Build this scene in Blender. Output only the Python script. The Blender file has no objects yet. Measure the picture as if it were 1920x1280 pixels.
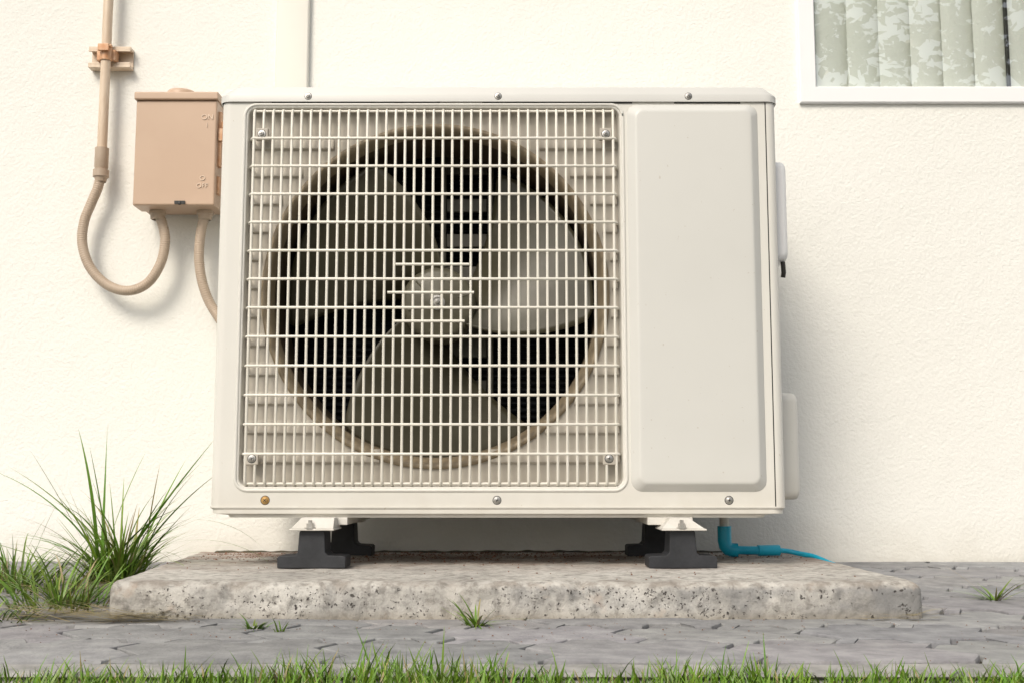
import bpy, math, random
from mathutils import Vector, noise
from mathutils.geometry import tessellate_polygon
random.seed(7)
R=math.radians
scene=bpy.context.scene
COL=scene.collection

# ------------------------------------------------------------ helpers
def autosmooth(ob,ang=35):
    for p in ob.data.polygons: p.use_smooth=True
    try:
        ob.data.set_sharp_from_angle(angle=R(ang))
    except Exception: pass
    return ob
def mesh_obj(name,verts,faces,mat=None,parent=None,smooth=False,bevel=0,cols=None):
    me=bpy.data.meshes.new(name)
    me.from_pydata([tuple(v) for v in verts],[],faces)
    me.update()
    if mat: me.materials.append(mat)
    if cols is not None:
        a=me.color_attributes.new("tint",'FLOAT_COLOR','POINT')
        for i,c in enumerate(cols): a.data[i].color=(c[0],c[1],c[2],1)
    ob=bpy.data.objects.new(name,me); COL.objects.link(ob)
    if smooth: autosmooth(ob,52)
    if parent: ob.parent=parent
    if bevel:
        m=ob.modifiers.new("bev",'BEVEL'); m.width=bevel; m.segments=3; m.limit_method='ANGLE'; m.angle_limit=R(35)
        for p in me.polygons: p.use_smooth=True
        wn=ob.modifiers.new("wn",'WEIGHTED_NORMAL')
    return ob
def empty(name,loc=(0,0,0)):
    e=bpy.data.objects.new(name,None); COL.objects.link(e); e.location=loc; e.empty_display_size=.1
    return e
class MB:
    def __init__(s): s.v=[];s.f=[];s.c=[]
    def add(s,v,f,c=None):
        o=len(s.v); s.v+= [tuple(p) for p in v]; s.f+=[[i+o for i in q] for q in f]
        if c is not None: s.c+=[c]*len(v)
    def box(s,x0,x1,y0,y1,z0,z1):
        v=[(x0,y0,z0),(x1,y0,z0),(x1,y1,z0),(x0,y1,z0),(x0,y0,z1),(x1,y0,z1),(x1,y1,z1),(x0,y1,z1)]
        s.add(v,[(0,3,2,1),(4,5,6,7),(0,1,5,4),(1,2,6,5),(2,3,7,6),(3,0,4,7)])
    def tube(s,pts,r,n=8,cap=True,rad=None):
        pts=[Vector(p) for p in pts]; vs=[];fs=[]
        up=None
        for i,p in enumerate(pts):
            if i==0: t=pts[1]-p
            elif i==len(pts)-1: t=p-pts[-2]
            else: t=(pts[i+1]-pts[i-1])
            t.normalize()
            if up is None:
                a=Vector((0,0,1)) if abs(t.z)<.9 else Vector((0,1,0))
                up=(a-t*a.dot(t)).normalized()
            else: up=(up-t*up.dot(t)).normalized()
            b=t.cross(up)
            rr_=rad[i] if rad else r
            for k in range(n):
                an=2*math.pi*(k+.5)/n
                vs.append(p+(up*math.cos(an)+b*math.sin(an))*rr_)
        for i in range(len(pts)-1):
            for k in range(n):
                k2=(k+1)%n
                fs.append((i*n+k,i*n+k2,(i+1)*n+k2,(i+1)*n+k))
        if cap:
            fs.append(tuple(range(n-1,-1,-1))); o=(len(pts)-1)*n; fs.append(tuple(range(o,o+n)))
        s.add(vs,fs)
    def revolve(s,prof,cx,cy,cz,axis='Y',n=64,capend=False):
        vs=[];fs=[]
        for r,d in prof:
            for k in range(n):
                a=2*math.pi*k/n; c_,s_=math.cos(a)*r,math.sin(a)*r
                if axis=='Y': vs.append((cx+c_,cy+d,cz+s_))
                elif axis=='Z': vs.append((cx+c_,cy+s_,cz+d))
                else: vs.append((cx+d,cy+c_,cz+s_))
        for i in range(len(prof)-1):
            for k in range(n):
                k2=(k+1)%n; fs.append((i*n+k,i*n+k2,(i+1)*n+k2,(i+1)*n+k))
        if capend: o=(len(prof)-1)*n; fs.append(tuple(range(o,o+n)))
        s.add(vs,fs)
    def loft(s,loops,cap0=False,cap1=True):
        n=len(loops[0]); vs=[p for l in loops for p in l]; fs=[]
        for i in range(len(loops)-1):
            for k in range(n):
                k2=(k+1)%n; fs.append((i*n+k,i*n+k2,(i+1)*n+k2,(i+1)*n+k))
        if cap0: fs.append(tuple(range(n-1,-1,-1)))
        if cap1: o=(len(loops)-1)*n; fs.append(tuple(range(o,o+n)))
        s.add(vs,fs)
    def obj(s,name,mat,parent=None,smooth=False,bevel=0):
        return mesh_obj(name,s.v,s.f,mat,parent,smooth,bevel,s.c if s.c else None)
def rr(a0,a1,b0,b1,r,n=8):
    pts=[]
    for cx,cy,st in ((a1-r,b1-r,0),(a0+r,b1-r,90),(a0+r,b0+r,180),(a1-r,b0+r,270)):
        for k in range(n+1):
            a=R(st+90*k/n); pts.append((cx+r*math.cos(a),cy+r*math.sin(a)))
    return pts
def fr(a0,a1,b0,b1,r,y,n=8): return [(p[0],y,p[1]) for p in rr(a0,a1,b0,b1,r,n)]   # front-facing loop
def pl(a0,a1,b0,b1,r,z,n=8): return [(p[0],p[1],z) for p in rr(a0,a1,b0,b1,r,n)]   # plan loop
def tess(polys,y,mb):
    pv=[[Vector((p[0],p[1],0)) for p in q] for q in polys]
    t=tessellate_polygon(pv); flat=[(p[0],y,p[1]) for q in polys for p in q]
    mb.add(flat,[tuple(x) for x in t])

# ------------------------------------------------------------ materials
def nodes(name):
    m=bpy.data.materials.new(name); m.use_nodes=True
    nt=m.node_tree; b=nt.nodes['Principled BSDF']; return m,nt,b
def mk(name,c1,c2=None,scale=5,rough=.5,metal=0,bump=0,bscale=60,bdist=.001,detail=4,lo=.35,hi=.65,stretch=None,tint=False,coord='Object',specks=None):
    m,nt,b=nodes(name); N=nt.nodes; L=nt.links
    b.inputs['Roughness'].default_value=rough; b.inputs['Metallic'].default_value=metal
    tc=N.new('ShaderNodeTexCoord'); src=tc.outputs[coord]
    if stretch:
        mp=N.new('ShaderNodeMapping'); mp.inputs['Scale'].default_value=stretch; L.new(src,mp.inputs[0]); src=mp.outputs[0]
    out=None
    if c2:
        n=N.new('ShaderNodeTexNoise'); n.inputs['Scale'].default_value=scale; n.inputs['Detail'].default_value=detail; n.inputs['Roughness'].default_value=.6
        L.new(src,n.inputs['Vector'])
        r=N.new('ShaderNodeValToRGB'); r.color_ramp.elements[0].position=lo; r.color_ramp.elements[1].position=hi
        r.color_ramp.elements[0].color=(*c1,1); r.color_ramp.elements[1].color=(*c2,1)
        L.new(n.outputs['Fac'],r.inputs[0]); out=r.outputs[0]
    else:
        rg=N.new('ShaderNodeRGB'); rg.outputs[0].default_value=(*c1,1); out=rg.outputs[0]
    if specks:   # dust specks and grime
        n=N.new('ShaderNodeTexNoise'); n.inputs['Scale'].default_value=150; n.inputs['Detail'].default_value=2; L.new(src,n.inputs['Vector'])
        r=N.new('ShaderNodeValToRGB'); r.color_ramp.elements[0].position=.72; r.color_ramp.elements[1].position=.78
        r.color_ramp.elements[0].color=(0,0,0,1); r.color_ramp.elements[1].color=(.55,.55,.55,1); L.new(n.outputs['Fac'],r.inputs[0])
        mx=N.new('ShaderNodeMixRGB'); L.new(r.outputs[0],mx.inputs[0]); L.new(out,mx.inputs[1]); mx.inputs[2].default_value=(*specks,1); out=mx.outputs[0]
        sz=N.new('ShaderNodeSeparateXYZ'); L.new(tc.outputs['Object'],sz.inputs[0])
        mr=N.new('ShaderNodeMapRange'); mr.inputs['From Min'].default_value=.12; mr.inputs['From Max'].default_value=.20; mr.inputs['To Min'].default_value=.55; mr.inputs['To Max'].default_value=0; L.new(sz.outputs['Z'],mr.inputs['Value'])
        n=N.new('ShaderNodeTexNoise'); n.inputs['Scale'].default_value=30; n.inputs['Detail'].default_value=6; L.new(src,n.inputs['Vector'])
        mu=N.new('ShaderNodeMath'); mu.operation='MULTIPLY'; L.new(mr.outputs[0],mu.inputs[0]); L.new(n.outputs['Fac'],mu.inputs[1])
        mx=N.new('ShaderNodeMixRGB'); L.new(mu.outputs[0],mx.inputs[0]); L.new(out,mx.inputs[1]); mx.inputs[2].default_value=(*specks,1); out=mx.outputs[0]
    if tint:
        at=N.new('ShaderNodeAttribute'); at.attribute_name='tint'
        mx=N.new('ShaderNodeMixRGB'); mx.blend_type='MULTIPLY'; mx.inputs[0].default_value=1
        L.new(out,mx.inputs[1]); L.new(at.outputs['Color'],mx.inputs[2]); out=mx.outputs[0]
    L.new(out,b.inputs['Base Color'])
    if bump:
        n2=N.new('ShaderNodeTexNoise'); n2.inputs['Scale'].default_value=bscale; n2.inputs['Detail'].default_value=4
        L.new(src,n2.inputs['Vector'])
        bp=N.new('ShaderNodeBump'); bp.inputs['Strength'].default_value=bump; bp.inputs['Distance'].default_value=bdist
        L.new(n2.outputs['Fac'],bp.inputs['Height']); L.new(bp.outputs[0],b.inputs['Normal'])
    return m
M_unit=mk('unit_enamel',(.675,.665,.625),(.705,.695,.655),3,.34,specks=(.42,.37,.29))
M_panel=mk('panel_enamel',(.60,.60,.575),(.625,.625,.60),3,.40,specks=(.42,.38,.32))
M_top=mk('top_enamel',(.60,.60,.58),(.63,.63,.61),4,.4)
M_grille=mk('grille_plastic',(.70,.675,.60),(.76,.735,.67),12,.4)
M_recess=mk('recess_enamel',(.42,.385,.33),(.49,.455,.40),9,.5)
M_fan=mk('fan_plastic',(.050,.044,.025),(.082,.074,.046),8,.36,bump=.05,bscale=200)
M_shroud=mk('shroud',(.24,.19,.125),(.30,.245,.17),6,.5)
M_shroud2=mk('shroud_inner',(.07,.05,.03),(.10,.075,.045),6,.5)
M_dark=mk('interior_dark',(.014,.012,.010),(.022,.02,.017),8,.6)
M_coil=mk('coil_fins',(.010,.012,.016),(.026,.031,.042),20,.45,metal=.3)
M_bracket=mk('motor_bracket',(.11,.10,.08),(.16,.15,.125),10,.45,metal=.3)
M_zinc=mk('zinc_screw',(.45,.44,.42),(.6,.58,.55),60,.35,metal=.85)
M_rust=mk('rusty_screw',(.35,.19,.06),(.5,.32,.12),90,.5,metal=.5)
M_slot=mk('slot_dark',(.03,.03,.03),rough=.6)
M_rubber=mk('black_rubber',(.014,.016,.020),(.028,.030,.036),30,.6,bump=.3,bscale=200)
M_leg=mk('leg_steel',(.55,.53,.48),(.66,.64,.60),20,.45)
M_box=mk('box_paint_flare_tint',(.50,.355,.255),(.54,.39,.285),5,.42)  # grey-beige paint with the lens flare's warm glow put into the colour
M_cond=mk('conduit_flare_tint',(.60,.47,.35),(.74,.62,.49),35,.4,stretch=(1,1,.25))  # steel grey turned tan: flare light painted into the base colour
M_flex=mk('flex_flare_tint',(.42,.33,.25),(.48,.385,.30),15,.5)  # flare warmth put into the flex colour as well
M_clamp=mk('clamp_flare_tint',(.50,.24,.11),(.62,.40,.25),60,.45,metal=.1)  # steel tinted orange, the flare's glow is in the colour
M_wpvc=mk('white_pvc',(.75,.74,.70),(.6,.58,.52),30,.4)
M_blue=mk('blue_pvc',(.006,.36,.56),(.016,.48,.68),20,.30)
M_cover=mk('cover_strip_paint',(.75,.73,.67),(.78,.76,.70),4,.5)
M_frame=mk('window_frame_paint',(.84,.85,.87),(.87,.87,.88),4,.35)
M_blind=mk('blind_fabric',(.84,.88,.82),(.89,.92,.87),2,.8,stretch=(1,1,.2))
M_room=mk('room_wall',(.5,.5,.47),rough=.9)
M_grass=mk('grass_blades',(1,1,1),rough=.45,tint=True)
M_leaf=mk('leaf',(1,1,1),rough=.5,tint=True)
M_bark=mk('bark',(.08,.06,.045),(.16,.12,.09),12,.9,bump=.6,bscale=30,bdist=.01)
M_paver=mk('paver_concrete',(.185,.185,.195),(.34,.34,.345),26,.88,bump=.7,bscale=190,bdist=.0025,tint=True,detail=10,lo=.3,hi=.72)
M_joint=mk('joint_soil',(.022,.019,.013),(.07,.06,.035),40,.95,bump=.8,bscale=200,bdist=.003)
M_soil=mk('soil',(.05,.045,.03),(.10,.08,.05),20,.95,bump=.8,bscale=60,bdist=.01)
M_edge=mk('edging_concrete',(.22,.22,.21),(.38,.37,.36),25,.9,bump=.6,bscale=120,bdist=.002)
M_debris=mk('debris',(.10,.05,.035),(.26,.14,.09),60,.9)
M_lawnground=mk('lawn_ground',(.035,.055,.02),(.07,.085,.035),6,.95,bump=.8,bscale=50,bdist=.02)
# wall
m,nt,b=nodes('painted_render'); M_wall=m; N=nt.nodes; L=nt.links
tc=N.new('ShaderNodeTexCoord')
n1=N.new('ShaderNodeTexNoise'); n1.inputs['Scale'].default_value=1.6; n1.inputs['Detail'].default_value=5; L.new(tc.outputs['Object'],n1.inputs['Vector'])
r1=N.new('ShaderNodeValToRGB'); r1.color_ramp.elements[0].position=.35; r1.color_ramp.elements[1].position=.7
r1.color_ramp.elements[0].color=(.805,.805,.77,1); r1.color_ramp.elements[1].color=(.835,.835,.80,1); L.new(n1.outputs['Fac'],r1.inputs[0])
sx=N.new('ShaderNodeSeparateXYZ'); L.new(tc.outputs['Object'],sx.inputs[0])
mr=N.new('ShaderNodeMapRange'); mr.inputs['From Min'].default_value=.0; mr.inputs['From Max'].default_value=.12; mr.inputs['To Min'].default_value=.8; mr.inputs['To Max'].default_value=0
L.new(sx.outputs['Z'],mr.inputs['Value'])
n3=N.new('ShaderNodeTexNoise'); n3.inputs['Scale'].default_value=14; n3.inputs['Detail'].default_value=6; L.new(tc.outputs['Object'],n3.inputs['Vector'])
mm=N.new('ShaderNodeMath'); mm.operation='MULTIPLY'; L.new(mr.outputs[0],mm.inputs[0]); L.new(n3.outputs['Fac'],mm.inputs[1])
mx=N.new('ShaderNodeMixRGB'); L.new(mm.outputs[0],mx.inputs[0]); L.new(r1.outputs[0],mx.inputs[1]); mx.inputs[2].default_value=(.50,.46,.38,1)
L.new(mx.outputs[0],b.inputs['Base Color']); b.inputs['Roughness'].default_value=.85
n2=N.new('ShaderNodeTexNoise'); n2.inputs['Scale'].default_value=170; n2.inputs['Detail'].default_value=3; L.new(tc.outputs['Object'],n2.inputs['Vector'])
n4=N.new('ShaderNodeTexNoise'); n4.inputs['Scale'].default_value=14; n4.inputs['Detail'].default_value=2; L.new(tc.outputs['Object'],n4.inputs['Vector'])
ad=N.new('ShaderNodeMath'); ad.operation='MULTIPLY_ADD'; ad.inputs[1].default_value=1.0; L.new(n4.outputs['Fac'],ad.inputs[0]); L.new(n2.outputs['Fac'],ad.inputs[2])
bp=N.new('ShaderNodeBump'); bp.inputs['Strength'].default_value=.6; bp.inputs['Distance'].default_value=.0024; L.new(ad.outputs[0],bp.inputs['Height']); L.new(bp.outputs[0],b.inputs['Normal'])
# pad concrete
m,nt,b=nodes('pad_concrete'); M_pad=m; N=nt.nodes; L=nt.links
tc=N.new('ShaderNodeTexCoord'); OC=tc.outputs['Object']
def noi(s,d=6,v=None):
    n=N.new('ShaderNodeTexNoise'); n.inputs['Scale'].default_value=s; n.inputs['Detail'].default_value=d; n.inputs['Roughness'].default_value=.65
    L.new(v or OC,n.inputs['Vector']); return n.outputs['Fac']
def ramp(f,stops):
    r=N.new('ShaderNodeValToRGB'); e=r.color_ramp.elements
    e[0].position=stops[0][0]; e[0].color=(*stops[0][1],1); e[1].position=stops[-1][0]; e[1].color=(*stops[-1][1],1)
    for p,c in stops[1:-1]:
        q=e.new(p); q.color=(*c,1)
    L.new(f,r.inputs[0]); return r.outputs[0]
def mix(f,a,bb,t='MIX'):
    x=N.new('ShaderNodeMixRGB'); x.blend_type=t
    if isinstance(f,float): x.inputs[0].default_value=f
    else: L.new(f,x.inputs[0])
    for k,q in ((1,a),(2,bb)):
        if isinstance(q,tuple): x.inputs[k].default_value=(*q,1)
        else: L.new(q,x.inputs[k])
    return x.outputs[0]
def math2(op,a,bb):
    x=N.new('ShaderNodeMath'); x.operation=op
    for k,q in ((0,a),(1,bb)):
        if isinstance(q,(int,float)): x.inputs[k].default_value=q
        else: L.new(q,x.inputs[k])
    return x.outputs[0]
base=ramp(noi(9,7),[(.3,(.36,.345,.32)),(.5,(.50,.48,.445)),(.7,(.61,.595,.56))])
fine=ramp(noi(75,5),[(.36,(.55,.54,.53)),(.54,(1.03,1.03,1.03))])
base=mix(1.0,base,fine,'MULTIPLY')
stain=ramp(noi(5.2,8),[(.42,(0,0,0)),(.56,(1,1,1))])
geo=N.new('ShaderNodeNewGeometry'); sg=N.new('ShaderNodeSeparateXYZ'); L.new(geo.outputs['Normal'],sg.inputs[0])
sp=N.new('ShaderNodeSeparateXYZ'); L.new(OC,sp.inputs[0])
front=N.new('ShaderNodeMapRange'); front.inputs['From Min'].default_value=.3; front.inputs['From Max'].default_value=.8; front.inputs['To Min'].default_value=1; front.inputs['To Max'].default_value=0; L.new(sg.outputs['Z'],front.inputs['Value'])
rt=N.new('ShaderNodeMapRange'); rt.inputs['From Min'].default_value=-.2; rt.inputs['From Max'].default_value=.5; rt.inputs['To Min'].default_value=.45; rt.inputs['To Max'].default_value=.95; L.new(sp.outputs['X'],rt.inputs['Value'])
c=mix(math2('MULTIPLY',math2('MULTIPLY',stain,front.outputs[0]),rt.outputs[0]),base,(.22,.22,.22))
# weathered dark arris along the top front edge
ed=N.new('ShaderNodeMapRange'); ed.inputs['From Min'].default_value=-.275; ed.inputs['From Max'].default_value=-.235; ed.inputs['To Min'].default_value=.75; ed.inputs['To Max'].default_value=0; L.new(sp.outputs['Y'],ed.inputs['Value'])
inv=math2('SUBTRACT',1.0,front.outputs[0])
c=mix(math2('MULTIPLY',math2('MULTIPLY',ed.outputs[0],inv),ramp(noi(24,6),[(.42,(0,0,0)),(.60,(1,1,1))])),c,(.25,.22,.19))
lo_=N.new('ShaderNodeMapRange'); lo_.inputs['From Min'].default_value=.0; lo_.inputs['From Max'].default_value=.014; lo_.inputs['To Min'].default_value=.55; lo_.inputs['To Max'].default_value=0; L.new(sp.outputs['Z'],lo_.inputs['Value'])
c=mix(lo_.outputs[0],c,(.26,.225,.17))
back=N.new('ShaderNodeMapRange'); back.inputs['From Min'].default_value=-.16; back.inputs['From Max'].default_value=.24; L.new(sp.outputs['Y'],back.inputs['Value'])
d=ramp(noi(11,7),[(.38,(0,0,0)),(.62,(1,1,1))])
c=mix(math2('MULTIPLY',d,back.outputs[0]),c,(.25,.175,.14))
rs=ramp(noi(19,4),[(.62,(0,0,0)),(.74,(.35,.35,.35))])
c=mix(rs,c,(.46,.33,.24))
def pits(scale,th,rndth,clump):
    v=N.new('ShaderNodeTexVoronoi'); v.inputs['Scale'].default_value=scale
    nn=N.new('ShaderNodeTexNoise'); nn.inputs['Scale'].default_value=scale*1.3; L.new(OC,nn.inputs['Vector'])
    vm=N.new('ShaderNodeVectorMath'); vm.operation='MULTIPLY_ADD'; vm.inputs[1].default_value=(.010,.010,.010); L.new(nn.outputs['Color'],vm.inputs[0]); L.new(OC,vm.inputs[2])
    L.new(vm.outputs[0],v.inputs['Vector'])
    lt=N.new('ShaderNodeMapRange'); lt.inputs['From Min'].default_value=th*.5; lt.inputs['From Max'].default_value=th; lt.inputs['To Min'].default_value=.95; lt.inputs['To Max'].default_value=0
    L.new(v.outputs['Distance'],lt.inputs['Value'])
    sc=N.new('ShaderNodeSeparateColor'); L.new(v.outputs['Color'],sc.inputs[0])
    g=math2('LESS_THAN',sc.outputs[0],math2('MULTIPLY',ramp(noi(clump,2),[(.38,(0,0,0)),(.60,(1,1,1))]),rndth))
    return math2('MULTIPLY',lt.outputs[0],g)
p1=pits(120,.31,.26,6); p2=pits(230,.36,.48,9)
pfr=math2('MULTIPLY',math2('MAXIMUM',p1,p2),front.outputs[0])
c=mix(pfr,c,(.07,.062,.057))
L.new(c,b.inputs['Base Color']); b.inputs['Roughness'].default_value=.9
hh=math2('SUBTRACT',noi(90,7),pfr)
bp=N.new('ShaderNodeBump'); bp.inputs['Strength'].default_value=.9; bp.inputs['Distance'].default_value=.0035; L.new(hh,bp.inputs['Height']); L.new(bp.outputs[0],b.inputs['Normal'])
# glass
m=bpy.data.materials.new('window_glass'); m.use_nodes=True; M_glass=m; nt=m.node_tree; nt.nodes.clear()
o=nt.nodes.new('ShaderNodeOutputMaterial'); t=nt.nodes.new('ShaderNodeBsdfTransparent'); g=nt.nodes.new('ShaderNodeBsdfGlossy'); g.inputs['Roughness'].default_value=.0
t.inputs[0].default_value=(.97,.985,.97,1)
x=nt.nodes.new('ShaderNodeMixShader'); x.inputs[0].default_value=.25
nt.links.new(t.outputs[0],x.inputs[1]); nt.links.new(g.outputs[0],x.inputs[2]); nt.links.new(x.outputs[0],o.inputs[0])

# ------------------------------------------------------------ ground
WY=.42
def gz(y):
    if y<-.29: return 0
    return (y+.29)/(.71)*.025
mb=MB(); S=90
mb.add([(-S,-S,-.03),(S,-S,-.03),(S,S,-.03),(-S,S,-.03)],[(0,1,2,3)]); mb.obj('ground',M_lawnground)
mb=MB()
ys=[-.70,-.29,WY+.01]
for i in range(2):
    y0,y1=ys[i],ys[i+1]
    mb.add([(-4.5,y0,gz(y0)-.007),(4.5,y0,gz(y0)-.007),(4.5,y1,gz(y1)-.007),(-4.5,y1,gz(y1)-.007)],[(0,1,2,3)])
pav=empty('paved_path')
o=mb.obj('joint_sand',M_joint,pav)
Lp,Wp=.225,.135
def T(u):
    u=u%1
    if u<.20: return 0
    if u<.32: return (u-.20)/.12
    if u<.70: return 1
    if u<.82: return 1-(u-.70)/.12
    return 0
A,B=.034,.020
def T2(v):
    if v<.3: return v/.3
    if v<.7: return 1-(v-.3)/.4*2
    return -1+(v-.7)/.3
mb=MB()
us=[0,.1,.20,.32,.45,.58,.70,.82,.92,1,1.1,1.20,1.32,1.45,1.58,1.70,1.82,1.92,2]
for j in range(8):
    y0=-.645+Wp*j
    Ab=0 if j==0 else A
    for i in range(-18,19):
        x0=i*Lp+(j%2)*Lp/2+.03
        xc=x0+Lp/2; yc=y0+Wp/2
        if -.53<xc-Lp/2 and xc+Lp/2<.53 and y0>-.25: continue
        pts=[]
        for u in us: pts.append((x0+u*Lp/2,y0+Ab*T(u)))
        for v in (.15,.3,.5,.7,.85): pts.append((x0+Lp+B*T2(v),y0+v*Wp))
        for u in reversed(us): pts.append((x0+u*Lp/2,y0+Wp+A*T(u)))
        for v in (.85,.7,.5,.3,.15): pts.append((x0+B*T2(v),y0+v*Wp))
        pts=[(px,min(py,WY-.002)) for px,py in pts]
        tx,ty,dz=random.uniform(-.008,.008),random.uniform(-.008,.008),random.uniform(-.0010,.0010)
        def lp(k,zz,wb=.0014):
            out=[]
            for px,py in pts:
                qx=xc+(px-xc)*(1-2*k/Lp); qy=yc+(py-yc)*(1-3.2*k/Wp)
                wob=wb*noise.noise(Vector((px*75,py*75,1+i)))
                out.append((qx+wob,qy+wob,gz(qy)+zz+dz+(qx-xc)*tx+(qy-yc)*ty))
            return out
        t=random.uniform(.88,1.12); c=(t*random.uniform(.98,1.03),t,t*random.uniform(.97,1.03))
        sub=MB(); sub.loft([lp(.0032,-.02),lp(.0032,-.003),lp(.0038,-.0010,.0020),lp(.0052,0,.0024)])
        mb.add(sub.v,sub.f,c)
o=mb.obj('pavers',M_paver,pav); autosmooth(o,25)
mb=MB(); n=360; loops=[]
for i in range(n+1):
    x=-4.5+9*i/n
    w=.003*noise.noise(Vector((x*3,2,0)))+.002*noise.noise(Vector((x*17,2,0)))
    loops.append([(x,-.70,-.04),(x,-.698+w,-.012+w*.4),(x,-.690+w,-.004+w*.6),(x,-.655,-.001+w*.6),(x,-.650,-.004),(x,-.650,-.04)])
mb.loft(loops,True,True); mb.obj('edging',M_edge,pav)

# lawn
def blade(mb,base,az,a0,curv,length,width,segs,c0,c1):
    d=Vector((math.cos(az),math.sin(az),0)); side=Vector((-d.y,d.x,0))
    tw=random.uniform(-.6,.6)
    p=Vector(base); a=a0; o=len(mb.v)
    vs=[]
    for i in range(segs+1):
        t=i/segs; w=width*(.75+.25*min(1,t*4))*(1-t**2.2)+.0002
        sd=(side*math.cos(tw*t*2+tw)+d*math.sin(tw*t*2+tw)*math.cos(a))
        vs.append(p-sd*w/2); vs.append(p+sd*w/2)
        cc=[c0[k]+(c1[k]-c0[k])*t for k in range(3)]
        mb.c+=[cc,cc]
        p=p+(Vector((0,0,1))*math.cos(a)+d*math.sin(a))*length/segs
        a+=curv/segs
    mb.v+=[tuple(v) for v in vs]
    mb.f+=[[o+2*i,o+2*i+1,o+2*i+3,o+2*i+2] for i in range(segs)]
def green(y=0):
    g=random.uniform(.65,1.35); yl=random.random()*.7+y
    return (.105*g+.10*yl,.24*g+.06*yl,.020*g)
lawn=MB()
def lawnfill(x0,x1,y0,y1,n,lmin,lmax,wd):
    for _ in range(n):
        x=random.uniform(x0,x1); y=random.uniform(y0,y1)
        nn_=noise.noise(Vector((x*6,y*6,3)))+.5*noise.noise(Vector((x*19,y*19,5)))
        if nn_<-.30 and random.random()<.6: continue
        k=.6+.6*max(0,nn_+.3)
        if random.random()<.05: k*=1.5
        l=random.uniform(lmin,lmax)*k
        c=green()
        if random.random()<.07: c=(.36,.30,.13)
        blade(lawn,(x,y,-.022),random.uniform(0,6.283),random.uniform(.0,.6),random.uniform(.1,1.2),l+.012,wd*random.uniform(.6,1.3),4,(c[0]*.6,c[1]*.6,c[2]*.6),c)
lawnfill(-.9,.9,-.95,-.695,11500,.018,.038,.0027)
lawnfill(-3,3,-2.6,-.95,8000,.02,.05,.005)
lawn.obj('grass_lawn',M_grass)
mb=MB(); mb.add([(-6,-6,-.022),(6,-6,-.022),(6,-.70,-.022),(-6,-.70,-.022)],[(0,1,2,3)]); mb.obj('lawn_soil',M_soil)

# ------------------------------------------------------------ concrete pad
nx=330; prof=[(-.292,-.02),(-.291,-.004),(-.2905,.004),(-.2902,.011),(-.2900,.018),(-.2898,.025),(-.2896,.031),(-.289,.037),(-.287,.042),(-.283,.0455),(-.277,.0475),(-.268,.0485)]
for k in range(1,34): 
    y=-.268+(WY+.268)*k/33; prof.append((y,.0487-.0055*k/33))
loops=[]
for i in range(nx+1):
    u=i/nx; lp=[]
    for j,(y,z) in enumerate(prof):
        f=(y+.29)/.71
        xl=-.541-.075*f; xr=.551
        x=xl+(xr-xl)*u
        e=min(x-xl,xr-x)
        yy=y
        if j<14:
            if e<.016: yy+= .012*(1-math.sqrt(max(0,1-((.016-e)/.016)**2)))
        n1=noise.noise(Vector((x*9,1,z*20))); n2=noise.noise(Vector((x*45,z*60,5))); n3=noise.noise(Vector((x*22,y*22,9))); n5=noise.noise(Vector((x*110,z*110,8)))
        if j<12:
            ch=max(0,noise.noise(Vector((x*28,7,2)))-.10)*(1 if 5<=j<=10 else 0)
            yy+=.0038*n1+.0028*n2+.0014*n5+ch*.014
            zz=z+.0026*noise.noise(Vector((x*7,3,0)))*(j>5)-ch*.010+.0014*n2
        else:
            zz=z+.0016*n3+.0026*noise.noise(Vector((x*7,3,0)))*max(0,1-(y+.27)*8)
        if e<.012 and j>4: zz-=.006*(1-e/.012)**2
        lp.append((x,yy,zz))
    loops.append(lp)
vs=[p for l in loops for p in l]; m_=len(prof)
fs=[(i*m_+k,(i+1)*m_+k,(i+1)*m_+k+1,i*m_+k+1) for i in range(nx) for k in range(m_-1)]
for side,i in ((0,0),(1,nx)):
    o=len(vs); l=loops[i]
    vs+=[(p[0],p[1],-.02) for p in l]
    for k in range(m_-1):
        q=(i*m_+k,i*m_+k+1,o+k+1,o+k)
        fs.append(q if side==0 else q[::-1])
pad=mesh_obj('concrete_pad',vs,fs,M_pad); autosmooth(pad,70)
mb=MB()
def crumb(x,y,z,r):
    ph=random.random()*6
    v=[(x+r*math.cos(ph+a)*random.uniform(.7,1.2),y+r*math.sin(ph+a)*random.uniform(.7,1.2),z) for a in (0,1.57,3.14,4.71)]
    v.append((x,y,z+r*random.uniform(.6,1.2))); mb.add(v,[(0,1,4),(1,2,4),(2,3,4),(3,0,4)])
for _ in range(2600):
    y=WY-abs(random.gauss(0,.13))-.004
    x=random.uniform(-.57,.52)
    if y<-.25: continue
    if random.random()<.5: x=random.gauss(-.1,.22)
    x=max(-.57,min(.53,x))
    crumb(x,y,.0487-.0055*(y+.268)/.688,abs(random.gauss(.0006,.0009))+.0005)
for _ in range(90):
    crumb(random.uniform(-.52,.53),random.uniform(-.26,.2),.0485,random.uniform(.0006,.002))
for _ in range(900):
    x=random.uniform(-1.2,1.2); y=random.uniform(-.64,-.29); crumb(x,y,0,random.uniform(.0004,.0015))
mb.obj('soil_crumbs',M_debris)
mb=MB(); loops=[]
for i in range(241):
    x=-.58+1.10*i/240; h=.0012+.002*abs(noise.noise(Vector((x*15,0,0))))+.0012*noise.noise(Vector((x*50,0,4))); w=.02+.012*noise.noise(Vector((x*12,3,0)))
    if i in(0,240): h=.0;w=.002
    loops.append([(x,WY-w,.0425),(x,WY-w*.5,.043+h),(x,WY-.001,.044+h*1.3),(x,WY-.001,.03)])
mb.loft(loops); o=mb.obj('soil_ridge',M_soil,None,True)

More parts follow.
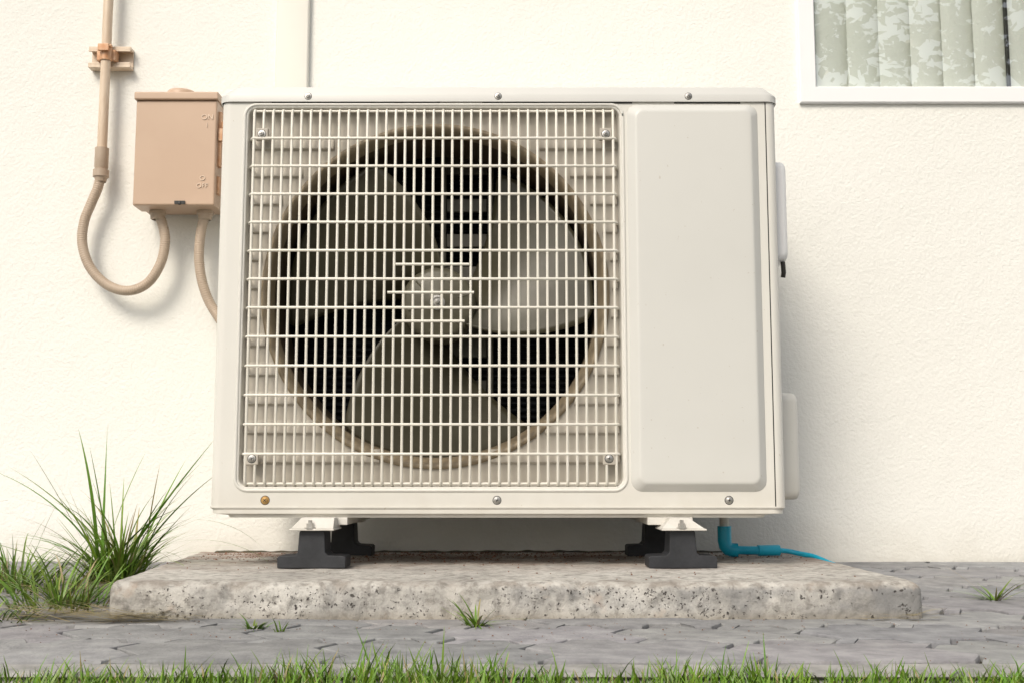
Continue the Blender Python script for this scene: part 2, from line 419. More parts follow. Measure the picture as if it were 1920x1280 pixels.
# ------------------------------------------------------------ wall + window
wx0,wx1,wz0,wz1=.587,1.88,.944,2.05
mb=MB()
tess([[(-7,-.1),(7,-.1),(7,3.2),(-7,3.2)],[(wx0+.01,wz0+.01),(wx1-.01,wz0+.01),(wx1-.01,wz1-.01),(wx0+.01,wz1-.01)]],WY,mb)
a,bq=(wx0+.01,wx1-.01),(wz0+.01,wz1-.01)
mb.add([(a[0],WY,bq[0]),(a[1],WY,bq[0]),(a[1],WY,bq[1]),(a[0],WY,bq[1]),(a[0],WY+.14,bq[0]),(a[1],WY+.14,bq[0]),(a[1],WY+.14,bq[1]),(a[0],WY+.14,bq[1])],[(0,1,5,4),(1,2,6,5),(2,3,7,6),(3,0,4,7)])
mb.add([(-7,WY,-.1),(-7,WY+4,-.1),(-7,WY+4,3.2),(-7,WY,3.2)],[(0,1,2,3)])
mb.add([(7,WY,-.1),(7,WY+4,-.1),(7,WY+4,3.2),(7,WY,3.2)],[(0,1,2,3)])
mb.add([(-7,WY,3.2),(7,WY,3.2),(7,WY+4,3.2),(-7,WY+4,3.2)],[(0,1,2,3)])
mb.obj('house_wall',M_wall)
win=empty('window')
def rect(x0,x1,z0,z1,y): return [(x1,y,z1),(x0,y,z1),(x0,y,z0),(x1,y,z0)]
mb=MB(); ft=.034
mb.loft([rect(wx0,wx1,wz0,wz1,WY+.05),rect(wx0,wx1,wz0,wz1,WY-.008),rect(wx0+.002,wx1-.002,wz0+.002,wz1-.002,WY-.010),rect(wx0+ft-.002,wx1-ft+.002,wz0+ft-.002,wz1-ft+.002,WY-.010),rect(wx0+ft,wx1-ft,wz0+ft,wz1-ft,WY-.008),rect(wx0+ft,wx1-ft,wz0+ft,wz1-ft,WY+.05)],cap1=False)
mb.obj('frame',M_frame,win)
mb=MB(); gx0,gx1,gz0,gz1=wx0+ft-.002,wx1-ft+.002,wz0+ft-.002,wz1-ft+.002
mb.add([(gx0,WY-.001,gz0),(gx1,WY-.001,gz0),(gx1,WY-.001,gz1),(gx0,WY-.001,gz1)],[(0,1,2,3)]); mb.obj('glass',M_glass,win)
mb=MB(); mb.box(1.018,1.0225,WY+.001,WY+.010,gz0,gz1); mb.obj('dark_line',M_slot,win)  # thin dark upright line in front of the blinds
mb=MB()
for i in range(20):
    x=.60+i*.0655; an=R(13)
    loops=[]
    for z in (gz0-.02,gz1+.02):
        pts=[]
        for k in range(7):
            t=(k/6-.5); cx=t*.074; cy=.005*(1-4*t*t)
            pts.append((x+cx*math.cos(an)-cy*math.sin(an),WY+.028+cx*math.sin(an)-cy,z))
        loops.append(pts)
    v=loops[0]+loops[1]; mb.add(v,[(k,k+1,8+k,7+k) for k in range(6)])
mb.obj('vertical_blinds',M_blind,win,True)
mb=MB(); mb.box(wx0-.2,wx1+.2,WY+.15,WY+2.5,wz0-.3,wz1+.3)
mb.f=[f for f in mb.f if f!=[0,1,5,4]]; mb.obj('room',M_room,win)
mb=MB(); mb.loft([pl(-.483,-.416,WY-.016,WY+.006,.004,z,4) for z in (.70,3.2)],True,True)
autosmooth(mb.obj('pipe_cover',M_cover),40)

# ------------------------------------------------------------ AC unit
ac=empty('air_conditioner_unit')
X0,X1=-.484,.439; ZB,ZT=.1405,.808; UD=.32
GX0,GX1,GZ0,GZ1=-.440,.180,.171,.799
PX0,PX1,PZ0,PZ1=.191,.408,.165,.803
CX,CZ=-.126,.4875; SEAM=.4205
rec=rr(GX0,GX1,GZ0,GZ1,.016)
pan=rr(PX0,PX1,PZ0,PZ1,.018)
mb=MB()
outer=[(X0+.016,ZB),(SEAM,ZB),(SEAM,ZT),(X0+.016,ZT)]
tess([outer,rec,pan],0,mb)
path=[(SEAM+.0018,.0)]
def arc(cx,cy,r,a0,a1,n=8): return [(cx+r*math.cos(R(a0+(a1-a0)*k/n)),cy+r*math.sin(R(a0+(a1-a0)*k/n))) for k in range(n+1)]
path+=arc(X1-.014,.014,.014,-90,0)+[(X1,.03),(X1,UD-.01)]+arc(X1-.01,UD-.01,.01,0,90,4)+arc(X0+.01,UD-.01,.01,90,180,4)+[(X0,.03)]+arc(X0+.016,.016,.016,180,270)
v=[(p[0],p[1],ZB) for p in path]+[(p[0],p[1],ZT) for p in path]; n=len(path)
mb.add(v,[(k,k+1,n+k+1,n+k) for k in range(n-1)])
mb.loft([fr(GX0,GX1,GZ0,GZ1,.016,0),fr(GX0+.0015,GX1-.0015,GZ0+.0015,GZ1-.0015,.015,.0012),fr(GX0+.004,GX1-.004,GZ0+.004,GZ1-.004,.013,.016)],cap1=False)
o=mb.obj('casing',M_unit,ac); autosmooth(o,30)
mb=MB(); pts=[(p[0],.0006,p[1]) for p in rr(GX0-.004,GX1+.004,GZ0-.004,GZ1+.004,.02)]; pts.append(pts[0]); pts.append(pts[1])
mb.tube(pts,.0030,8,False); mb.obj('grille_bead',M_unit,ac,True)
mb=MB(); mb.box(SEAM-.004,SEAM+.006,.006,.01,ZB,ZT); mb.obj('seam',M_slot,ac)
mb=MB()
def pf(i,y,r): return fr(PX0+i,PX1-i,PZ0+i,PZ1-i,r,y)
mb.loft([pf(0,0,.018),pf(.001,-.0012,.0175),pf(.003,-.003,.017),pf(.0105,-.0095,.014),pf(.0125,-.0112,.013),pf(.0145,-.0118,.012),pf(.017,-.012,.011)])
o=mb.obj('service_panel',M_panel,ac); autosmooth(o,40)
mb=MB(); e=.004
mb.loft([pl(X0-.001,X1+.001,-.001,UD,.012,ZT-.001),pl(X0-e,X1+e,-e,UD+e,.022,ZT-.001),pl(X0-e,X1+e,-e,UD+e,.022,ZT+.010),pl(X0-e+.002,X1+e-.002,-e+.0008,UD+e-.002,.021,ZT+.0125),pl(X0+.014,X1-.014,.0005,UD-.005,.018,ZT+.0245),pl(X0+.018,X1-.018,.003,UD-.007,.016,ZT+.026),pl(X0+.03,X1-.03,.016,UD-.02,.012,ZT+.027)])
o=mb.obj('top_lid',M_top,ac); autosmooth(o,25)
mb=MB()
for a,b_ in ((-.40,-.12),(-.05,.20),(.27,.38)):
    mb.box(a,b_,-.0012,.003,ZT-.0032,ZT-.0008)
mb.obj('lid_gap',M_slot,ac)
mb=MB()
mb.loft([pl(X0-.002,X1+.001,-.003,UD,.02,ZB+.001),pl(X0-.002,X1+.001,-.003,UD,.02,ZB-.001),pl(X0+.002,X1-.003,-.001,UD-.002,.02,ZB-.004),pl(X0+.002,X1-.003,-.001,UD-.002,.02,ZB-.010),pl(X0+.026,X1-.03,.004,UD-.01,.02,ZB-.0125),pl(X0+.028,X1-.032,.006,UD-.01,.02,ZB-.0165)],True,True)
o=mb.obj('base_pan',M_unit,ac); autosmooth(o,25)
RO,RI=.287,.268; RY=.0155
circ=[(CX+RO*math.cos(2*math.pi*k/96),CZ+RO*math.sin(2*math.pi*k/96)) for k in range(96)]
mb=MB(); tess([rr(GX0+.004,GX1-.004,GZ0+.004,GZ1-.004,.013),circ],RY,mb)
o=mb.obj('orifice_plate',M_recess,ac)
mb=MB()
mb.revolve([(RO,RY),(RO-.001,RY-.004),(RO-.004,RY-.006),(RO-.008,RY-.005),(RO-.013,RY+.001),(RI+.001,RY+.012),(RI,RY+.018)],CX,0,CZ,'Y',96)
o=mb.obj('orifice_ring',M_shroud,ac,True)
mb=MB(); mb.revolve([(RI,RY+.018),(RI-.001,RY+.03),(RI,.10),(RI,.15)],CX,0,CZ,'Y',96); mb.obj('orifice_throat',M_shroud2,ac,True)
nz=14; zs=[.7915-.0472*i for i in range(nz)]
mb=MB()
for i in range(1,nz-1):
    z=zs[i]-.012
    hw=math.sqrt(max(0,RO*RO-min(abs(z-CZ),abs(z-.012-CZ))**2)) if min(abs(z-CZ),abs(z-.012-CZ))<RO else 0
    segs=[(GX0+.006,CX-hw-.004),(CX+hw+.004,GX1-.006)] if hw>0 else [(GX0+.006,GX1-.006)]
    for a,b_ in segs:
        if b_-a<.004: continue
        mb.add([(a,RY-.0002,z+.020),(b_,RY-.0002,z+.020),(b_,RY-.0040,z),(a,RY-.0040,z),(b_,RY-.0040,z-.001),(a,RY-.0040,z-.001),(b_,RY-.0002,z-.004),(a,RY-.0002,z-.004)],
               [(0,1,2,3),(3,2,4,5),(5,4,6,7),(0,3,5,7),(1,6,4,2)])
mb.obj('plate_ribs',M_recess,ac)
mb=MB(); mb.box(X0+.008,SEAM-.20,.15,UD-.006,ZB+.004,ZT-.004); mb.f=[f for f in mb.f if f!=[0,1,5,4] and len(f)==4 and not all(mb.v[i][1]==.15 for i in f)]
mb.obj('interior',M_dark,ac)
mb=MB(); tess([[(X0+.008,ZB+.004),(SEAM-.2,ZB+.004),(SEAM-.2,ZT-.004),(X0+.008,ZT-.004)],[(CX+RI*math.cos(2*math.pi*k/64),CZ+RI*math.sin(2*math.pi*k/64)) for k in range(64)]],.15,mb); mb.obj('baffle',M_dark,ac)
mb=MB()
z=ZB+.03
while z<ZT-.02:
    mb.tube([(X0+.02,.285,z),(SEAM-.21,.285,z)],.004,6); z+=.0125
mb.box(X0+.02,SEAM-.21,.292,.30,ZB+.02,ZT-.02)
mb.obj('condenser_coil',M_coil,ac)
mb=MB()
bx=-.085
for dx in (-.046,.040): mb.box(bx+dx,bx+dx+.012,.19,.20,ZB+.01,ZT-.01)
for z0,z1 in ((.15,.20),(.245,.275),(.325,.36),(.40,.565),(.60,.625),(.665,.69),(.735,.80)): mb.box(bx-.034,bx+.040,.191,.199,z0,z1)
mb.obj('motor_bracket',M_bracket,ac,bevel=.002)
mb=MB(); mb.revolve([(.05,.0),(.055,.01),(.055,.06)],CX,.135,CZ,'Y',40); mb.obj('fan_motor',M_bracket,ac,True)
# fan
fan=empty('fan'); fan.parent=ac
fx,fz=-.125,.478
mb=MB()
mb.revolve([(.0001,-.001),(.010,-.001),(.012,.0005),(.030,.001),(.034,.0025),(.052,.004),(.058,.007),(.0615,.013),(.063,.02),(.063,.075)],fx,.052,fz,'Y',64)
for k in range(6):
    a=R(60*k+15)
    p0=(fx+.035*math.cos(a),.0545,fz+.035*math.sin(a)); p1=(fx+.052*math.cos(a),.056,fz+.052*math.sin(a)); mb.tube([p0,p1],.0016,6)
M_hub=mk('hub_plastic',(.12,.11,.075),(.17,.16,.115),10,.38)
mb.obj('hub',M_hub,fan,True)
mb=MB(); mb.revolve([(.0085,.003),(.009,-.004),(.007,-.0055),(.0001,-.0055)],fx,.051,fz,'Y',6); mb.revolve([(.0125,.002),(.0125,-.0008),(.009,-.0012)],fx,.051,fz,'Y',32); mb.revolve([(.004,-.005),(.004,-.012),(.0001,-.0125)],fx,.051,fz,'Y',16)
mb.obj('hub_nut',M_zinc,fan)
RB=.262
def edgeang(base,t,r):
    lead=base+ (-30+32*r**.8) ; trail=base+ (44+32*r**.5) 
    return lead+(trail-lead)*t
for bi,b0 in enumerate((112,-8,232)):
    nr,nt_=26,26; vs=[];fs=[]
    for i in range(nr+1):
        r=i/nr
        for j in range(nt_+1):
            t=j/nt_
            rad=.058+(RB-.058)*r
            c_=0
            if r>.9:
                q=(r-.9)/.1
                c_=.05*(1-math.sqrt(max(0,1-q*q)))
            tt=c_+(1-c_*1.6)*t
            a=R(edgeang(b0,tt,r))
            yy=.060+ .085*(t**.95)*(1-.15*r) - .012*math.sin(math.pi*t) -.008*r
            vs.append((fx+rad*math.cos(a),yy,fz+rad*math.sin(a)))
    for i in range(nr):
        for j in range(nt_):
            k=i*(nt_+1)+j; fs.append((k,k+1,k+nt_+2,k+nt_+1))
    o=mesh_obj('blade_%d'%(bi+1),vs,fs,M_fan,fan,True)
    s=o.modifiers.new('s','SOLIDIFY'); s.thickness=.003; s.offset=0
mb=MB(); gy=-.003
nxw=39; gx0,gx1=-.4275,.1675
for i in range(nxw):
    x=gx0+(gx1-gx0)*i/(nxw-1)
    zt,zb=.7945,.1755
    mb.tube([(x,.012,zt+.001),(x,.004,zt),(x,gy+.002,zt-.0025),(x,gy,zt-.007),(x,gy,zb+.007),(x,gy+.002,zb+.0025),(x,.004,zb),(x,.012,zb-.001)],.00235,8)
for i,z in enumerate(zs):
    if i in (0,nz-1):
        mb.tube([(gx0-.002,.001,z),(gx1+.002,.001,z)],.0022,8); continue
    mb.tube([(gx0-.006,.012,z),(gx0-.005,.003,z),(gx0-.002,-.003,z),(gx0,-.0042,z),(gx1,-.0042,z),(gx1+.002,-.003,z),(gx1+.005,.003,z),(gx1+.006,.012,z)],.0024,8)
for z,a,b_ in ((.5325,-.190,-.070),(.486,-.203,-.062),(.439,-.191,-.077)):
    mb.tube([(a,-.0042,z),(b_,-.0042,z)],.0024,8)
o=mb.obj('fan_grille',M_grille,ac,True)
mb=MB(); tabs=[(-.414,.751),(.155,.751),(-.4165,.2175),(.1555,.2175)]
for x,z in tabs:
    mb.box(x-.010,x+.010,-.0058,.004,z-.010,z+.010); 
mb.obj('grille_tabs',M_recess,ac,bevel=.0015)
sc=MB(); sl=MB(); ru=MB()
def screw(x,z,y,r=.0048,rust=False):
    t=ru if rust else sc
    t.revolve([(r*1.45,.001),(r*1.45,-.0006),(r,-.0009),(r*.95,-.0022),(r*.6,-.0032),(r*.01,-.0034)],x,y,z,'Y',20)
    sl.revolve([(r*1.75,.0008),(r*1.7,-.0002),(r*1.4,-.0003)],x,y,z,'Y',20)
    an=random.uniform(0,1.5)
    for a in (an,an+math.pi/2):
        dx,dz=math.cos(a)*r*.62,math.sin(a)*r*.62
        sl.tube([(x-dx,y-.0031,z-dz),(x+dx,y-.0031,z+dz)],r*.17,4)
for x,z in tabs: screw(x,z,-.0059,.0042)
for x in (-.339,-.023,.2935): screw(x,.8160,-.0040,.0036)
screw(-.3947,.1515,0,.0044,True); screw(-.024,.1515,0,.0042); screw(.347,.1515,0,.0042)
sc.obj('screws',M_zinc,ac); ru.obj('rusty_screw_head',M_rust,ac); sl.obj('screw_slots',M_slot,ac)
def sidebox(name,x0,x1,y0,y1,z0,z1,r,mat):
    mb=MB()
    def lp(i,x): return [(x,p[0],p[1]) for p in rr(y0+i,y1-i,z0+i,z1-i,r)]
    mb.loft([lp(0,x0),lp(0,x1-.01),lp(.0015,x1-.004),lp(.005,x1-.001),lp(.009,x1)])
    return autosmooth(mb.obj(name,mat,ac),40)
sidebox('handle_cover',X1-.001,.4665,.05,.19,.548,.722,.014,M_frame)
sidebox('valve_cover',X1-.001,.490,.11,.27,.150,.332,.016,M_unit)
mb=MB(); mb.tube([(.458,.06,.548),(.459,.06,.53),(.458,.062,.522)],.004,8); mb.obj('cable_gland',M_dark,ac)
mb=MB(); PT=.0485
for lx in (-.3125,.2665):
    for (y0,y1) in ((-.042,.03),(.285,.345)):
        s=1 if lx<0 else -1
        zt_,zb_=ZB-.0155,.1085
        a0,a1=lx-.030,lx+.030
        mb.add([(a0+.012,y0+.012,zt_),(a1-.008+.012*s,y0+.012,zt_),(a1+.004,y0,zb_),(a0-.002,y0,zb_),
                (a0+.012,y1,zt_),(a1-.008+.012*s,y1,zt_),(a1+.004,y1,zb_),(a0-.002,y1,zb_)],
               [(0,3,2,1),(4,5,6,7),(0,4,7,3),(1,2,6,5),(0,1,5,4),(3,7,6,2)])
        mb.box(a0-.004,a1+.006,y0-.006,y1,zb_-.003,zb_)
    if lx<0: mb.box(lx-.022,lx+.050,.0,.30,ZB-.028,ZB-.0162)
    else: mb.box(lx-.050,lx+.022,.0,.30,ZB-.028,ZB-.0162)
mb.obj('mounting_legs',M_leg,ac,bevel=.001)
mb=MB()
for lx in (-.3125,.2665):
    for y in (-.050,.31):
        mb.revolve([(.0085,0),(.0085,.002),(.0058,.002),(.0058,.008),(.0032,.008),(.0032,.013),(.0001,.013)],lx-.002,y+.008,.1086,'Z',6)
mb.obj('leg_bolts',M_zinc,ac)
for lx in (-.3125,.2665):
    for (y0,y1) in ((-.038,.022),(.295,.35)):
        mb=MB(); cz=PT-.001 if y0<0 else PT-.005
        prof=[(-.053,0),(.053,0),(.0535,.016),(.050,.0185),(.026,.0195),(.0215,.024),(.0195,.0555),(.0175,.0575),(-.0175,.0575),(-.0195,.0555),(-.0215,.024),(-.026,.0195),(-.050,.0185),(-.0535,.016)]
        sc_=(.1052-cz)/.0575
        mb.loft([[(lx+p[0],y,cz+p[1]*sc_) for p in prof] for y in (y0,y1)],True,True)
        mb.obj('rubber_foot',M_rubber,ac,bevel=.0012)

# ------------------------------------------------------------ drain pipe
dp=empty('drain_pipe')
mb=MB(); mb.tube([(.386,.26,.128),(.386,.26,.09)],.0085,20); mb.obj('stub',M_wpvc,dp,True)
def bez(pts,n=12):
    out=[]
    P=[Vector(p) for p in pts]; P=[P[0]*2-P[1]]+P+[P[-1]*2-P[-2]]
    for i in range(1,len(P)-2):
        for k in range(n):
            t=k/n; a,b_,c_,d_=P[i-1],P[i],P[i+1],P[i+2]
            out.append(.5*((2*b_)+(-a+c_)*t+(2*a-5*b_+4*c_-d_)*t*t+(-a+3*b_-3*c_+d_)*t**3))
    out.append(P[-2]); return out
mb=MB()
mb.tube([(.386,.26,.100),(.386,.26,.074),(.3875,.26,.065),(.392,.26,.0595),(.400,.26,.0572),(.409,.26,.057)],.0125,20)
mb.tube([(.404,.26,.057),(.45,.265,.056)],.0078,20)
mb.tube([(.447,.265,.056),(.487,.27,.056)],.0098,20)
mb.tube(bez([(.485,.27,.056),(.505,.275,.054),(.525,.268,.050),(.545,.250,.046),(.565,.215,.036),(.585,.17,.026)]),.0046,14)
mb.obj('blue_pipe',M_blue,dp,True)

# ------------------------------------------------------------ electrical box and conduits
eb=empty('electrical_disconnect_box')
bx0,bx1,bz0,bz1=-.734,-.576,.709,.934
mb=MB(); mb.box(bx0+.003,bx1-.003,.338,WY-.004,bz0+.003,bz1-.004); mb.obj('enclosure',M_box,eb,bevel=.002)
mb=MB()
def q(x0,x1,z0,z1,y): return [(x1,y,z1),(x0,y,z1),(x0,y,z0),(x1,y,z0)]
mb.loft([q(bx0,bx1,bz0,bz1-.016,.375),q(bx0,bx1,bz0,bz1-.016,.322),q(bx0+.002,bx1-.002,bz0+.002,bz1-.018,.320)],False,True)
mb.obj('cover',M_box,eb,bevel=.002)
mb=MB(); mb.box(bx0-.003,bx1+.003,.314,WY-.004,bz1-.0155,bz1); mb.obj('rain_hood',M_box,eb,bevel=.0025)
mb=MB(); mb.revolve([(.030,0),(.030,.006),(.026,.0115),(.012,.014),(.0001,.0145)],-.655,.352,bz1,'Z',32); mb.obj('top_hub',M_box,eb,True)
mb=MB(); mb.box(bx0-.004,bx0+.0,.335,.36,.88,.905); mb.box(bx1-.001,bx1+.006,.335,.350,.79,.90); mb.box(bx1+.001,bx1+.010,.33,.342,.84,.865); mb.tube([(bx1+.006,.334,.88),(bx1+.012,.334,.862),(bx1+.006,.334,.845)],.0022,6)
mb.box(bx1-.001,bx1+.005,.335,.350,.735,.77)
mb.obj('handle_bracket',M_clamp,eb,bevel=.001)
mb=MB(); mb.box(-.652,-.632,.3165,.33,bz0+.002,bz0+.008); mb.tube([(-.642,.318,bz0+.006),(-.642,.3165,bz0+.001)],.003,8); mb.obj('latch',M_slot,eb)
M_emb=mk('embossed_lettering',(.66,.53,.42),rough=.5)
def txt(s,x,z,size,y=.3192):
    c=bpy.data.curves.new('lettering_'+s,'FONT'); c.body=s; c.size=size; c.extrude=.0006; c.align_x='CENTER'; c.align_y='CENTER'
    o=bpy.data.objects.new('lettering_'+s,c); COL.objects.link(o); o.rotation_euler=(R(90),0,0); o.location=(x,y,z); o.parent=eb; c.materials.append(M_emb)
txt('ON',-.594,.884,.015); txt('I',-.594,.868,.013); txt('O',-.600,.762,.014); txt('OFF',-.600,.747,.013)
mb=MB()
for x in (-.700,-.606):
    mb.revolve([(.014,0),(.0165,-.001),(.0165,-.009),(.014,-.010),(.0135,-.018),(.0105,-.020)],x,.370,bz0+.002,'Z',24)
mb.obj('conduit_fittings',M_flex,eb)
fc=empty('flexible_conduit')
def flex(pts,r):
    P=bez(pts,14); out=[];rad=[]
    Ls=[0]
    for i in range(1,len(P)): Ls.append(Ls[-1]+(P[i]-P[i-1]).length)
    step=.0011; s=0;i=0;k=0
    while s<Ls[-1]-1e-5:
        while Ls[i+1]<s: i+=1
        t=(s-Ls[i])/(Ls[i+1]-Ls[i]); out.append(P[i].lerp(P[i+1],t)); rad.append(r*(1+.045*math.sin(k*math.pi/2))); s+=step;k+=1
    mb=MB(); mb.tube(out,r,16,rad=rad); return mb
f1=flex([(-.821,.385,.790),(-.826,.385,.760),(-.838,.385,.728),(-.850,.384,.690),(-.851,.383,.645),(-.833,.382,.598),(-.797,.380,.563),(-.755,.378,.551),(-.717,.376,.566),(-.692,.374,.605),(-.684,.372,.650),(-.691,.371,.685),(-.699,.370,.703)],.0096)
f1.obj('flex_loop',M_flex,fc,True)
f2=flex([(-.606,.370,.703),(-.614,.371,.665),(-.616,.373,.61),(-.606,.376,.557),(-.585,.38,.512),(-.54,.37,.46),(-.47,.345,.44),(-.44,.315,.44)],.0096)
f2.obj('flex_whip',M_flex,fc,True)
rc=empty('rigid_conduit')
mb=MB(); mb.tube([(-.821,.385,.82),(-.821,.385,3.15)],.0097,24); mb.obj('pipe',M_cond,rc,True)
mb=MB()
mb.revolve([(.0100,.842),(.0135,.841),(.0135,.802),(.0125,.800),(.0122,.797),(.0155,.796),(.0155,.782),(.0125,.780),(.0105,.772)],-.821,.385,0,'Z',28)
autosmooth(mb.obj('coupling',M_flex,rc),30)
ch=empty('strut_clamp')
mb=MB(); z0,z1=1.013,1.057
for a,b_ in ((z0,z0+.0065),(z1-.0065,z1)):
    mb.box(-.861,-.776,.396,WY-.001,a,b_)
    mb.box(-.861,-.776,.3958,.3985,a+.0064 if a==z0 else a-.004,b_+.004 if a==z0 else b_-.0064)
mb.box(-.861,-.776,WY-.004,WY-.001,z0+.006,z1-.006)
mb.obj('strut_channel',M_cond,ch,bevel=.0008)
mb=MB()
pts=[(-.821+.0125*math.cos(R(a)),.385+.0125*math.sin(R(a))) for a in range(-200,21,20)]
inn=[(-.821+.0102*math.cos(R(a)),.385+.0102*math.sin(R(a))) for a in range(20,-201,-20)]
lo=[(p[0],p[1],1.022) for p in pts+inn]; hi=[(p[0],p[1],1.048) for p in pts+inn]
mb.loft([lo,hi],True,True)
mb.box(-.840,-.833,.385,.405,1.024,1.046); mb.box(-.809,-.802,.385,.405,1.024,1.046)
mb.tube([(-.821,.373,1.046),(-.805,.372,1.049)],.004,6)
mb.box(-.832,-.810,.366,.3725,1.038,1.052)
mb.obj('pipe_clamp',M_clamp,ch,bevel=.0008)

# ------------------------------------------------------------ weeds
def tuft(x,y,n,lmin,lmax,wd,curv=(.4,1.8),lean=(.0,.6),rb=.03,yellow=0):
    mb=MB()
    for _ in range(n):
        az=random.uniform(0,6.283); r=random.uniform(0,rb)
        bx_,by_=x+r*math.cos(az),y+r*math.sin(az)*.7
        az2=az+random.gauss(0,.5)
        by_=min(by_,WY-.01)
        L_=lmin+(lmax-lmin)*random.random()**1.3
        if math.sin(az2)>0 and by_+L_*math.sin(az2)*.8>WY: az2=-az2
        c=green(yellow)
        tip=(c[0]*1.15,c[1]*1.05,c[2])
        if random.random()<.10: tip=(.38,.30,.12)
        if random.random()<.06: c=(.34,.27,.14); tip=(.44,.36,.2)
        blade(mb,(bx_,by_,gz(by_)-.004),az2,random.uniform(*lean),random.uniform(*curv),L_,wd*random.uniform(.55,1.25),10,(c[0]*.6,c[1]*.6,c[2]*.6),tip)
    return mb
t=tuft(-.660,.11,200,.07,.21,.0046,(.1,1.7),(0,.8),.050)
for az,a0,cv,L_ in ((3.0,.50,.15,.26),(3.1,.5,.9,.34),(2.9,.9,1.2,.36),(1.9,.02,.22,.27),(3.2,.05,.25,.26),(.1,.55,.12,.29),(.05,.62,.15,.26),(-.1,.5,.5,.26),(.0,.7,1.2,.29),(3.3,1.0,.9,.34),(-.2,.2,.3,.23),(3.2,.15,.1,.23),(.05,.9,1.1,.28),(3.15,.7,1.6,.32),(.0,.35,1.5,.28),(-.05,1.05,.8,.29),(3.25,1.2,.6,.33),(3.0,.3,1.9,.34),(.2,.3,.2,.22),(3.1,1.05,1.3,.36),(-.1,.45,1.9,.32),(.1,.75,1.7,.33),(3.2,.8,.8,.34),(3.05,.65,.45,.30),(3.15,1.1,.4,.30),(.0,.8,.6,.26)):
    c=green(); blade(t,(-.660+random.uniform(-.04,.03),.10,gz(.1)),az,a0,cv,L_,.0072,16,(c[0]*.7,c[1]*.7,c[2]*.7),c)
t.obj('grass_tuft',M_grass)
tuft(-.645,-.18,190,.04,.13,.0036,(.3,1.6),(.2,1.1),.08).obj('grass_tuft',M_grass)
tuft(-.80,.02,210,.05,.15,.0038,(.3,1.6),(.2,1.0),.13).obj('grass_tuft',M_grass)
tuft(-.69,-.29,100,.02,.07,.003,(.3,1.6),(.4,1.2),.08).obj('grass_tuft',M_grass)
tuft(-.045,-.345,46,.02,.066,.0034,(.2,1.6),(.3,1.2),.012).obj('weed',M_grass)
tuft(-.325,-.375,36,.015,.038,.003,(.2,1.2),(.4,1.3),.016).obj('weed',M_grass)
tuft(-.285,-.41,10,.012,.03,.003,(.1,.9),(.0,.9),.005).obj('weed',M_grass)
tuft(.72,-.11,30,.04,.10,.0032,(.2,1.2),(.6,1.3),.012).obj('weed',M_grass)
mb=MB()
def straw(cx,cy,n,sx,sy,L0,L1):
    for _ in range(n):
        x=random.gauss(cx,sx); y=random.gauss(cy,sy); k=random.random()
        c=(.34*k+.1,.25*k+.09,.10*k+.04)
        blade(mb,(x,y,gz(y)+random.uniform(0,.012)),random.uniform(-.4,.4)+random.choice((0,math.pi)),random.uniform(1.3,1.65),random.uniform(-.2,.35),random.uniform(L0,L1),.0022,5,c,c)
straw(-.50,-.315,110,.03,.010,.03,.09); straw(-.61,-.28,140,.05,.03,.03,.09); straw(.53,-.305,30,.03,.006,.02,.05); straw(-.66,-.02,200,.07,.08,.04,.1)
mb.obj('dry_grass',M_grass)

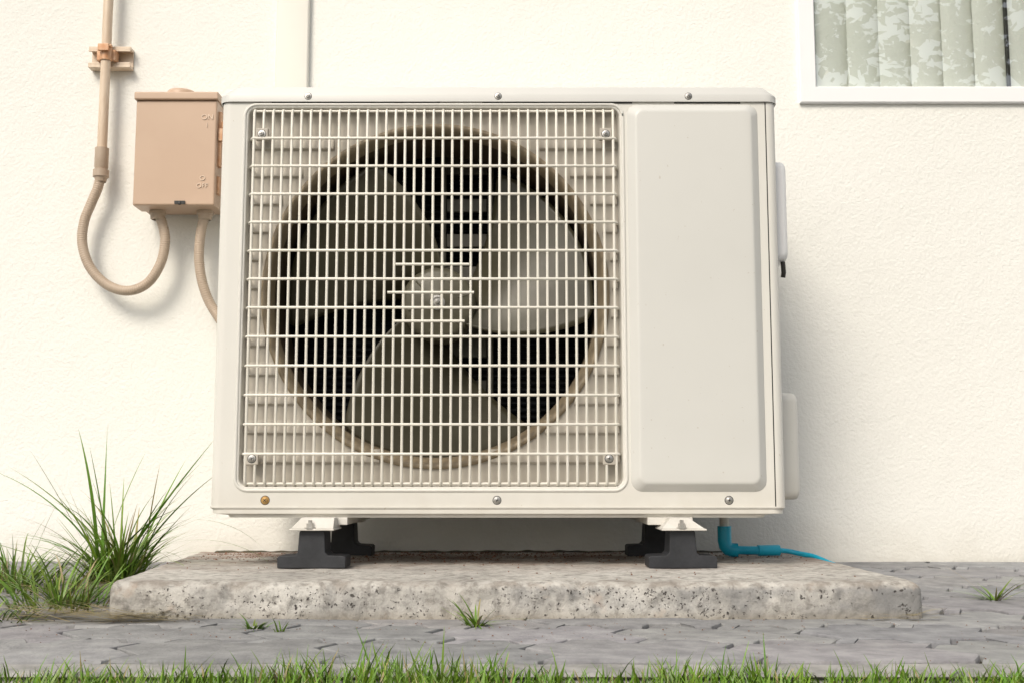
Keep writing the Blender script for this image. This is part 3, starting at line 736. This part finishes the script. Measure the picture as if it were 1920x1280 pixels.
# ------------------------------------------------------------ trees in the garden (mirrored in the window)
def make_tree(name,tx,ty,H,cr,seed,nl):
    rnd=random.Random(seed); tr=empty(name)
    mb=MB(); tops=[]
    mb.tube([(tx,ty,-.03),(tx+.03,ty,.8),(tx-.02,ty+.04,H*.5),(tx+.05,ty,H*.85)],.1,12,rad=[.14,.11,.085,.03])
    for k in range(22):
        a=k*2.4; z=H*(.38+.5*k/22); rr_=cr*(.35+.6*rnd.random()); e=(tx+rr_*math.cos(a),ty+rr_*math.sin(a),z+.3*rnd.random())
        mid=((tx+e[0])/2,(ty+e[1])/2,(z+e[2])/2+.1); mb.tube([(tx,ty,z-.3),mid,e],.02,6,rad=[.035,.02,.006]); tops.append(e); tops.append(mid)
    mb.obj('trunk',M_bark,tr,True)
    mb=MB()
    for e in tops:
        for _ in range(3):
            c0=Vector(e)+Vector((rnd.gauss(0,.2),rnd.gauss(0,.2),rnd.gauss(0,.18)))
            sh=rnd.uniform(.6,1.4)
            for _ in range(nl):
                p=c0+Vector((rnd.gauss(0,.11),rnd.gauss(0,.11),rnd.gauss(0,.09)))
                d=Vector((rnd.gauss(0,1),rnd.gauss(0,1),rnd.gauss(0,.6))).normalized(); s=d.cross(Vector((rnd.gauss(0,1),rnd.gauss(0,1),1))).normalized()
                l=rnd.uniform(.07,.14); g=sh*rnd.uniform(.8,1.2)
                mb.add([p,p+d*l*.5+s*l*.3,p+d*l,p+d*l*.5-s*l*.3],[(0,1,2,3)],(.05*g,.07*g,.03*g))
    mb.obj('leaves',M_leaf,tr)
make_tree('tree',4.3,-6.4,4.7,1.9,3,55)
make_tree('tree',1.75,-6.9,4.6,1.5,11,55)

# ------------------------------------------------------------ light, sky, camera
SE,AZ=42,-26
d=Vector((math.sin(R(AZ))*math.cos(R(SE)),-math.cos(R(AZ))*math.cos(R(SE)),math.sin(R(SE))))
sun=bpy.data.lights.new('sun','SUN'); sun.energy=2.1; sun.angle=R(22); sun.color=(1,.905,.755)
so=bpy.data.objects.new('sun',sun); COL.objects.link(so); so.rotation_euler=(-d).to_track_quat('-Z','Y').to_euler(); so.location=d*8
w=bpy.data.worlds.new('World'); scene.world=w; w.use_nodes=True; nt=w.node_tree
sky=nt.nodes.new('ShaderNodeTexSky'); sky.sky_type='NISHITA'; sky.sun_disc=False; sky.sun_elevation=R(SE); sky.sun_rotation=math.atan2(d.x,d.y); sky.dust_density=4; sky.air_density=1.2
hs=nt.nodes.new('ShaderNodeHueSaturation'); hs.inputs['Saturation'].default_value=.50
nt.links.new(sky.outputs[0],hs.inputs['Color']); nt.links.new(hs.outputs[0],nt.nodes['Background'].inputs[0]); nt.nodes['Background'].inputs[1].default_value=.138
cam=bpy.data.cameras.new('camera'); co=bpy.data.objects.new('camera',cam); COL.objects.link(co)
co.location=(0,-1.85,.187); co.rotation_euler=(R(90+6.764),0,0); cam.lens=40.31; cam.sensor_width=36; cam.clip_start=.02; cam.clip_end=400
scene.camera=co
scene.view_settings.view_transform='Standard'; scene.view_settings.look='None'; scene.view_settings.exposure=0
